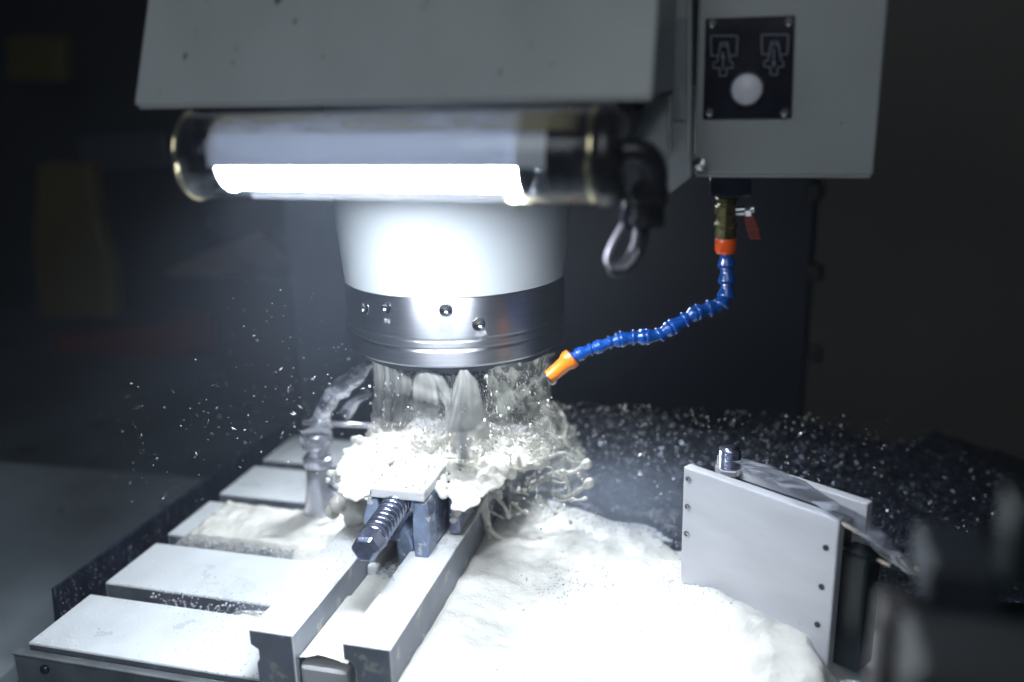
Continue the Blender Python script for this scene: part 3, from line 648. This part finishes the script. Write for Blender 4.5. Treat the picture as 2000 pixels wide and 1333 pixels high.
tag(fo.build('foam_pool', M['foam'], smooth=True, recalc=False), 'thick white coolant foam covering the table right of the vise', 'foam', kind='stuff')

# foam on slats and in the channel
def foam_sheet(name, pts_fn, x0, x1, y0_, y1_, nx, ny, label):
    b = MB(); keep = {}
    for j in range(ny+1):
        for i in range(nx+1):
            x = lerp(x0, x1, i/nx); y = lerp(y0_, y1_, j/ny); h = pts_fn(x, y)
            keep[(i,j)] = len(b.v); b.v.append((x, y, h))
    for j in range(ny):
        for i in range(nx):
            q = [keep[(i,j)], keep[(i+1,j)], keep[(i+1,j+1)], keep[(i,j+1)]]
            if max(b.v[k][2] for k in q) > -.019: b.f.append(tuple(q))
    return tag(b.build(name, M['foam'], smooth=True, recalc=False), label, 'foam', kind='stuff')
def slat_foam(x, y):
    k = (y-y0)/pitch; fr = (k-math.floor(k))*pitch; n_ = int(k)
    d = fbm((x*16, y*16, 5), 4)
    e = {0:-9, 1:-.500, 2:-.585, 3:-.40, 4:-9}.get(n_, -9)
    amount = 0
    if n_ == 1: amount = (x-(-.515)) *6 + d*.35 - .12
    if n_ == 2: amount = (x-(-.598))*40 if x < -.56 else 1.5+d*.3
    if n_ == 3: amount = (x+.435)*12 + d*.5 - (y-.90)*12
    if fr > .076 and n_ == 1: amount = max(amount-.4, (x+.47)*9)
    if fr > .080 and n_ == 2: amount -= 1.6*max(0, min(1,(-x-.44)*14))
    if n_ == 0: amount = -1 if fr < .080 else (x+.50)*9+d*.9-.3
    amount = max(0, min(1, amount)); amount = amount**.6
    edge = 1 if fr < .078 else .35
    return -.0195*(1-amount)*1.02 + amount*(.0012 + (.0042*(.6+d*.5) + .0022*fbm((x*60, y*60, 7), 3) if n_ == 2 else .0016*(.8+d*.6)))*edge - (.003 if fr>.083 else 0)*amount
foam_sheet('slat_foam', slat_foam, -.6005, -.377, .645, .955, 150, 190, 'white foam and scum spread over the table slats left of the vise')
def chan(x, y):
    t = (x+.3377)/.042; return .0225+.006*math.sin(PI*max(0,min(1,t)))*(.6+.5*fbm((x*40, y*14, 3), 3)) + (.004 if y < .66 else 0)
foam_sheet('channel_foam', chan, -.3374, -.2958, .567, .72, 24, 70, 'creamy foam lying in the channel between the vise rails')

# ---------------------------------------------------------------- tall foam over the workpiece, splash fingers
def inpoly(x, y, P):
    c = False; j = len(P)-1
    for i in range(len(P)):
        if (P[i][1] > y) != (P[j][1] > y) and x < (P[j][0]-P[i][0])*(y-P[i][1])/(P[j][1]-P[i][1])+P[i][0]: c = not c
        j = i
    return c
POLY = [(662,925),(672,895),(700,868),(745,852),(830,848),(900,858),(960,862),(1040,862),(1062,885),(1050,912),(990,915),(978,945),(940,968),(905,1000),(888,985),(878,930),(862,908),(766,903),(738,925),(728,950),(700,975),(672,965)]
fm = MB(); random.seed(3)
k = 0
while k < 900:
    px = random.uniform(655,1065); py = random.uniform(845,1002)
    if not inpoly(px, py, POLY): continue
    p = at(px, py, z=.107+.006*fbm((px/60, py/60, 0), 3)); r = random.uniform(.0045,.0085)
    if py > 920: r *= .8
    fm.ico(p, r*1.25, 1, (0,0,1), .5); k += 1
for px, py, z_, r in [(680,930,.10,.013),(700,945,.095,.013),(690,965,.088,.008),(655,925,.098,.004),(645,924,.098,.0038),(640,937,.095,.003),(655,940,.095,.003),(660,985,.075,.009),(680,985,.07,.012),(650,1000,.06,.008),(700,1000,.062,.014),(690,1015,.055,.01),
                      (925,955,.095,.012),(905,975,.088,.009),(955,935,.096,.014),(985,900,.100,.014),(1010,890,.102,.012),(1037,885,.108,.010),(1043,872,.116,.007),(1047,862,.122,.005),(1060,905,.104,.006),(1068,908,.102,.004),
                      (892,1000,.08,.005),(885,1015,.07,.004),(700,862,.112,.006),(690,858,.114,.0035),(712,870,.11,.008)]:
    fm.ico(at(px, py, z=z_), r, 2)
for _ in range(90):
    a_ = random.uniform(0, 2*PI); q_ = random.random()**.7*.045
    fm.ico((SX+q_*math.cos(a_)+.005, SY-.01+q_*math.sin(a_), .107+.012*max(0,1-q_/.03)+random.uniform(-.004,.003)), random.uniform(.003,.007), 1)
for _ in range(150):
    px = random.uniform(725,1065); py = 862+random.gauss(0,12) ; fm.ico(at(px, py, z=.112), random.uniform(.0014,.0035), 1, (random.gauss(0,.5),0,1), random.uniform(1,3))
def arm(pts, y0_, r0, r1, bulb=0, y1_=None):
    """one finger of liquid: pixel path at depth y, thinning, with a bulb at its end"""
    y1_ = y0_ if y1_ is None else y1_; n_ = len(pts)
    r0 *= 1.25; r1 *= 1.25
    s_ = smoothpath([at(px, py, y=lerp(y0_, y1_, i/(n_-1))) for i, (px, py) in enumerate(pts)], 6); m_ = len(s_)
    for i in range(m_-1):
        for q in (0, .5):
            t = (i+q)/(m_-1); fm.ico(s_[i].lerp(s_[i+1], q), lerp(r0, r1, t)*(1+.12*math.sin(i*1.7)), 1)
    if bulb: fm.ico(s_[-1], bulb, 2, s_[-1]-s_[-2], 1.3)
arm([(938,940),(945,985),(953,1030),(960,1068)], .80, .0052, .0024, .0044)
arm([(955,1035),(975,1052),(1010,1070)], .795, .0026, .0014)
arm([(946,975),(932,998),(912,1007)], .795, .0030, .0018, .0036)
arm([(934,998),(928,1012)], .795, .0022, .0018, .0033)
arm([(955,940),(965,955),(972,962)], .80, .004, .003, .0046)
arm([(960,965),(982,985),(993,1008)], .80, .0022, .0018, .0032)
arm([(1000,983),(1015,995),(1030,1002)], .81, .0015, .0015, .0030)
arm([(1040,945),(1085,925),(1118,922),(1145,908)], .84, .0026, .0018, .0052)
arm([(1080,960),(1105,972),(1128,962),(1150,945)], .84, .0022, .0018, .0055)
arm([(1085,925),(1098,933),(1106,946)], .84, .0022, .0015, .0028)
arm([(1035,958),(1050,943),(1070,938)], .84, .0022, .0018)
arm([(1060,905),(1085,890),(1110,885)], .86, .0025, .001)
for _ in range(44):
    px = random.uniform(930,1120); py = random.uniform(885,1000); a_ = random.uniform(-.5,1.4); l_ = random.uniform(14,42); q_ = random.gauss(0,9)
    arm([(px,py),(px+.5*l_*math.cos(a_)-q_*.5,py+.5*l_*math.sin(a_)+q_*.5),(px+l_*math.cos(a_),py+l_*math.sin(a_))], random.uniform(.77,.86), random.choice((.0009,.0012,.0018)), .0008, random.choice((0,.0018,.0026)))
for _ in range(80):
    px = random.gauss(1040, 55); py = random.gauss(975, 45)
    fm.ico(at(px, py, y=random.uniform(.76,.86)), random.choice((.0012,.0016,.0022,.003)), 1)
fob = fm.build('splashing_foam', M['foamtall'], recalc=False)
rm = fob.modifiers.new('r', 'REMESH'); rm.mode = 'VOXEL'; rm.voxel_size = .0011; rm.use_smooth_shade = True
sm = fob.modifiers.new('s', 'SMOOTH'); sm.iterations = 6; sm.factor = .5
dg = bpy.context.evaluated_depsgraph_get(); dg.update(); nm = bpy.data.meshes.new_from_object(fob.evaluated_get(dg)); fob.modifiers.clear()
for v in nm.vertices:
    v.co += Vector((0,0,1))*.0018*fbm(v.co*75, 3)
fob.data = nm
for p_ in nm.polygons: p_.use_smooth = True
print('foam verts', len(nm.vertices))
tag(fob, 'white splashing foam heaped over the workpiece with fingers flung to the right', 'foam', kind='stuff')

# ---------------------------------------------------------------- coolant jets and curtain
def row(l, r, y): return (at(*l, y=y), at(*r, y=y))
ribbon('coolant_jet', [row((724,706),(806,722),.690), row((730,760),(806,775),.692), row((722,820),(800,830),.73), row((712,858),(800,862),.80)], M['milky'], 'milky coolant fan at the left below the steel collar', 'coolant jet', dens=lambda u, v: .75*(1-.45*u), wob=.002)
ribbon('coolant_jet', [row((812,722),(852,723),.684), row((806,745),(880,760),.685), row((803,790),(885,800),.690), row((802,850),(890,850),.78)], M['milky'], 'milky coolant jet second from the left, hiding the cutting tool', 'coolant jet', dens=lambda u, v: 1.0*(1-.4*u), wob=.0015)
ribbon('coolant_jet', [row((898,723),(914,723),.682), row((888,745),(932,745),.683), row((877,775),(944,775),.686), row((868,798),(950,800),.690), row((846,845),(962,845),.705), row((835,888),(970,888),.73)], M['milky'], 'tooth-shaped milky coolant jet right of the middle of the collar', 'coolant jet', dens=lambda u, v: 1.1-.35*u, wob=.001)
ribbon('coolant_jet', [row((860,724),(900,724),.73), row((880,745),(935,745),.735), row((890,790),(990,790),.74), row((880,860),(1020,860),.80)], M['curtain'], 'thin grey coolant film between the jets under the collar', 'coolant jet', dens=lambda u, v: .6, wob=.002)
ribbon('coolant_curtain', [row((940,722),(1082,688),.700), row((950,770),(1078,740),.705), row((945,830),(1070,800),.72), row((930,885),(1085,890),.80)], M['curtain'], 'broad grey curtain of coolant spray below the right side of the collar', 'coolant curtain', dens=lambda u, v: .85, wob=.004)
ribbon('coolant_curtain', [row((1060,780),(1080,780),.80), row((1040,840),(1125,850),.82), row((1010,900),(1150,900),.84), row((1000,960),(1130,960),.84), row((960,1040),(1060,1030),.82)], M['curtain'], 'grey spray curtain standing behind the splash fingers', 'coolant curtain', dens=lambda u, v: .6*(1-.5*u), wob=.005)
ribbon('coolant_stream', [(at(716,706,y=.80), at(728,716,y=.79)), (at(668,730,y=.815), at(695,760,y=.805)), (at(628,775,y=.83), at(660,790,y=.825)), (at(610,815,y=.838), at(646,820,y=.835)), (at(606,833,y=.842), at(650,836,y=.842))],
       M['stream'], 'clear arc of coolant pouring onto the tool setter post', 'coolant stream', wob=.003, dens=lambda u, v: .25+.75*u)
ribbon('coolant_stream', [(at(722,760,y=.82), at(730,770,y=.81)), (at(690,775,y=.825), at(705,790,y=.82)), (at(660,805,y=.832), at(680,820,y=.83))], M['stream'], 'faint second arc of coolant right of the tool setter stream', 'coolant stream', wob=.002, dens=lambda u, v: .4)

# ---------------------------------------------------------------- drops
random.seed(11)
sp1 = MB()
for _ in range(2600):                                   # streaks inside the curtain
    u = random.random(); u = 1-(1-u)**1.2
    py = lerp(720, 885, u); cxp = lerp(905, 900, u); hw = lerp(165, 190, u)
    px = cxp + random.triangular(-1, 1, .25)*hw
    y = .745+random.uniform(-.05,.07); p = at(px, py, y=y)
    if p.z < .1: continue
    out = Vector((p.x-SX, p.y-SY, 0)); d = Vector((0,0,-1))+out*random.uniform(2,7)+Vector((random.gauss(0,.25),0,random.gauss(0,.2)))
    r = random.choice((.00016,.0002,.00025,.0004)); sp1.ico(p, r, 0, d, random.uniform(2,8))
for _ in range(260):
    p = at(random.uniform(720,1085), random.uniform(730,900), y=random.uniform(.67,.80)); sp1.ico(p, random.choice((.0006,.0008,.0013)), 1, (0,0,1), random.uniform(1,1.6))
tag(sp1.build('curtain_drops', M['drop'], recalc=False), 'streaking coolant drops in the spray under the collar', 'drops', kind='stuff')
sp2 = MB()
for _ in range(380):                                    # thin scatter on the left
    t = random.random()**.6; px = lerp(180, 700, t)+random.gauss(0,40); py = lerp(900, 790, t)+random.gauss(0, 75)
    if px > 780 or py > 1010: continue
    y = random.uniform(.62,.95); p = at(px, py, y=y)
    if p.z < .01 and p.x > -.6 : continue
    sp2.ico(p, random.choice((.0002,.00025,.0003,.0003,.0006)), 0, (random.gauss(0,1),random.gauss(0,.4),random.gauss(.3,.5)), random.uniform(1,5))
for _ in range(50):
    p = at(random.uniform(400,720), random.uniform(540,800), y=random.uniform(.6,.9)); sp2.ico(p, random.choice((.0003,.0005)), 0)
tag(sp2.build('left_scatter_drops', M['drop'], recalc=False), 'fine scattered coolant drops flying left of the spindle', 'drops', kind='stuff')
# metal chips / wet bed to the right and behind
cb = MB(); nx, ny = 130, 120; xa, xb, ya, yb = -.30, .62, .80, 1.33
def bed(x, y):
    e = max(0, min(1, (1.29-y+.05*fbm((x*8,0,0),3))/.09)); s_ = max(0, min(1, (.55-x)/.3))
    e *= max(0, min(1, (y-foam_edge(x, y)+.028)/.025)) if x < .117 else 1
    return -.10 + (.110 + .008*fbm((x*10,y*10,4),3)+.005*fbm((x*50,y*50,5),2))*e*(.4+.6*s_)
for j in range(ny+1):
    for i in range(nx+1):
        x = lerp(xa, xb, i/nx); y = lerp(ya, yb, j/ny); cb.v.append((x, y, bed(x, y)))
cb.f = [(j*(nx+1)+i, j*(nx+1)+i+1, (j+1)*(nx+1)+i+1, (j+1)*(nx+1)+i) for j in range(ny) for i in range(nx)]
tag(cb.build('chip_bed', M['chipbed'], smooth=True, recalc=False), 'dark wet bed of fine metal swarf behind the foam', 'swarf', kind='stuff')
ch = MB()
for _ in range(22000):
    px = random.uniform(1085, 1960); top = 800+.00016*(px-1330)**2+14*fbm((px/90,0,0),3) if px > 1330 else 800+abs(px-1330)*.08
    if random.random() < (px-1100)/1150: continue
    py = top + abs(random.gauss(0, 1))*130+random.uniform(0,110)
    if py > 1110: continue
    p = at(px, py, z=-.004)
    if p.y < .84 or p.x > .6: 
        if not (p.x > .09 and p.y > .72): continue
    if p.y > 1.34: continue
    z_ = bed(p.x, p.y) if p.y > .86 else -.02
    if fbm((p.x*14, p.y*14, 3), 3) < random.uniform(-.5,.35): continue
    p = Vector((p.x, p.y, z_+random.random()**2*.012)); r = random.choice((.0006,.0009,.0013))
    q = Matrix.Rotation(random.uniform(0,6.28), 3, Vector((random.gauss(0,1),random.gauss(0,1),random.gauss(0,1))).normalized())
    w_ = r*random.uniform(.3,.8); l_ = r*random.uniform(.8,2)
    vs_ = [p+q @ Vector(c) for c in ((-l_,-w_,0),(0,-w_,l_*.35),(l_,-w_,0),(l_,w_,0),(0,w_,l_*.35),(-l_,w_,0))]
    ch.add(vs_, [(0,1,4,5),(1,2,3,4)])
for _ in range(260):
    p = at(random.uniform(1110,1850), random.uniform(830,1040), z=0)
    if p.y > 1.3 or p.y < .9 or p.x > .5: continue
    d_ = Vector((random.gauss(0,1),random.gauss(0,1),random.gauss(0,.35))).normalized(); q_ = d_.to_track_quat('Z','Y'); R_ = random.uniform(.0008,.0022); n_ = random.randint(14,34); c_ = Vector((p.x,p.y,bed(p.x,p.y)+R_)); l_ = random.uniform(.003,.010)
    ch.tube([c_+q_ @ Vector((R_*math.cos(i*.6), R_*math.sin(i*.6), l_*i/n_)) for i in range(n_)], .00028, 4)
tag(ch.build('metal_chips', M['chips'], recalc=False), 'glinting metal chips strewn over the dark bed behind the fixture', 'metal chips', kind='stuff')
sp3 = MB()
for _ in range(9000):
    px = random.uniform(1060, 1800)
    if random.random() < ((px-1060)/740)**.45: continue
    py = 790+random.random()**1.1*265+ (px-1200)*.05; y = random.uniform(.84,1.15); p = at(px, py, y=y)
    if p.z < bed(p.x, max(.86,p.y)) or p.z > .12: continue
    r = random.choice((.0003,.0004,.0005,.0006,.0009)); sp3.ico(p, r, 0 if r < .001 else 1, (random.gauss(0,.6),random.gauss(0,.6),1), random.uniform(1,2))
tag(sp3.build('right_spray_drops', M['drop'], recalc=False), 'bright round coolant drops sprayed over the swarf at the right', 'drops', kind='stuff')
# bubbles along foam edges
bb = MB(); random.seed(5)
def bubble(x, y, z, r): bb.ico((x, y, z), r, 1)
for _ in range(900):
    x = random.uniform(-.25,.05); y = .90+random.gauss(0,.022)-.04*max(0,(x+.25)/.25); 
    bubble(x, y, max(0, pool_h(x, y))+.0002, random.choice((.0006,.0008,.001,.0016)))
for (px, py, s_, n_) in [(1190,1025,.022,420),(1110,1140,.022,260),(1350,1170,.022,380),(1210,1130,.014,160),(1260,1190,.03,200),(1020,1310,.015,25)]:
    c = at(px, py, z=.014)
    for _ in range(n_):
        x = c.x+random.gauss(0,s_); y = c.y+random.gauss(0,s_*.8); bubble(x, y, pool_h(x, y)+.0001, random.choice((.0004,.0005,.0007,.0007,.0011)))
for _ in range(420):                                    # along the slots between slats
    x = random.uniform(-.545,-.385); y = y0+pitch+random.gauss(-.004,.006); z_ = -.002 if y > y0+pitch else random.uniform(-.016,-.002)
    bubble(x, y-.001, z_+.0008, random.choice((.0007,.001,.0014)))
for _ in range(300):
    x = random.uniform(-.59,-.45); y = y0+2*pitch+random.gauss(-.004,.004); bubble(x, y, random.uniform(-.012,.001), random.choice((.0007,.001,.0016)))
for _ in range(140): bd_x = random.uniform(-.326,-.276); bubble(bd_x, random.uniform(.70,.76), .1165, random.choice((.0006,.001)))
for _ in range(60): bubble(random.uniform(-.33,-.30), random.gauss(.705,.006), .028, random.choice((.001,.0018)))
bo = bb.build('foam_bubbles', M['bubble'], smooth=True, recalc=False)
fw = bo.data.attributes.new('film_weight', 'FLOAT', 'POINT'); fw.data.foreach_set('value', [1.0]*len(bo.data.vertices))
tag(bo, 'small clear bubbles clustered along the edges of the foam', 'bubbles', kind='stuff')
# beads on slats and rails
bd = MB()
for _ in range(900):
    x = random.uniform(-.60,-.38); y = random.uniform(.566,.72); k = (y-y0) % pitch
    if k > .079: continue
    bd.ico((x, y, .0001), random.choice((.0004,.0006,.0009)), 0)
for _ in range(500):
    x, z_ = random.choice((lambda: (random.uniform(-.376,-.339), .0502), lambda: (random.uniform(-.295,-.256), .0502)))()
    bd.ico((x, random.uniform(.565,.78), z_), random.choice((.0005,.0007,.0012)), 0)
for _ in range(500):
    y = random.uniform(.655,1.1); bd.ico((-.6485+.01*(y-.65)/.5, y, random.uniform(-.05,-.005)), random.choice((.0002,.0003)), 0, (0,0,1), random.uniform(2,8))
tag(bd.build('coolant_beads', M['drop'], recalc=False), 'tiny coolant beads on the slats, rails and splash sheet', 'drops', kind='stuff')

# ---------------------------------------------------------------- mist in the enclosure
hzm = bpy.data.materials.new('coolant_mist'); hzm.use_nodes = True; nt = hzm.node_tree; nt.nodes.clear()
vo = nt.nodes.new('ShaderNodeVolumePrincipled'); vo.inputs['Color'].default_value = (.75,.84,1,1); vo.inputs['Density'].default_value = .011; vo.inputs['Anisotropy'].default_value = .35
oo = nt.nodes.new('ShaderNodeOutputMaterial'); nt.links.new(vo.outputs[0], oo.inputs['Volume'])
hb = MB().box((-3.4,-1.6,-1.2),(2.4,3.4,2.4)).build('haze', hzm)
tag(hb, 'thin coolant mist glowing round the lamp', 'haze', kind='stuff')

mm = bpy.data.materials.new('dense_coolant_mist'); mm.use_nodes = True; nt = mm.node_tree; nt.nodes.clear()
tc = nt.nodes.new('ShaderNodeTexCoord'); gr = nt.nodes.new('ShaderNodeTexGradient'); gr.gradient_type = 'QUADRATIC_SPHERE'; nt.links.new(tc.outputs['Object'], gr.inputs[0])
ml = nt.nodes.new('ShaderNodeMath'); ml.operation = 'MULTIPLY'; ml.inputs[1].default_value = .34; nt.links.new(gr.outputs['Fac'], ml.inputs[0])
vo = nt.nodes.new('ShaderNodeVolumePrincipled'); vo.inputs['Color'].default_value = (.66,.78,1,1); vo.inputs['Anisotropy'].default_value = .3; nt.links.new(ml.outputs[0], vo.inputs['Density'])
oo = nt.nodes.new('ShaderNodeOutputMaterial'); nt.links.new(vo.outputs[0], oo.inputs['Volume'])
def mist(name, loc, scale, k, label):
    m_ = mm.copy(); m_.name = name
    for n_ in m_.node_tree.nodes:
        if n_.type == 'MATH': n_.inputs[1].default_value = k
    o_ = MB().ico((0,0,0), 1.0, 3).build(name, m_); o_.location = loc; o_.scale = scale
    tag(o_, label, 'mist', kind='stuff')
mist('coolant_mist', at(1215,990,z=.035), (.17,.12,.060), 15, 'white mist drifting over the far edge of the foam beside the fixture')
mist('coolant_mist', at(1280,905,z=.03), (.17,.12,.05), 2.5, 'thin spray mist hanging over the swarf right of the spindle')
mist('coolant_mist', at(1690,1270,z=.03), (.05,.06,.035), 9, 'pale mist at the foot of the fixture, bottom right')
mist('coolant_mist', at(1000,930,z=.08), (.11,.07,.05), 7, 'pale mist behind the splash fingers')
mo = MB().ico((0,0,0), 1.0, 3).build('coolant_mist', mm); mo.location = (-.33,.70,.27); mo.scale = (.36,.32,.26)
tag(mo, 'pale mist of atomised coolant hanging round the lamp and the cut', 'mist', kind='stuff')
for o in bpy.data.objects:
    if o.name.startswith('coolant_jet'): o['group'] = 'milky coolant jets under the steel collar'
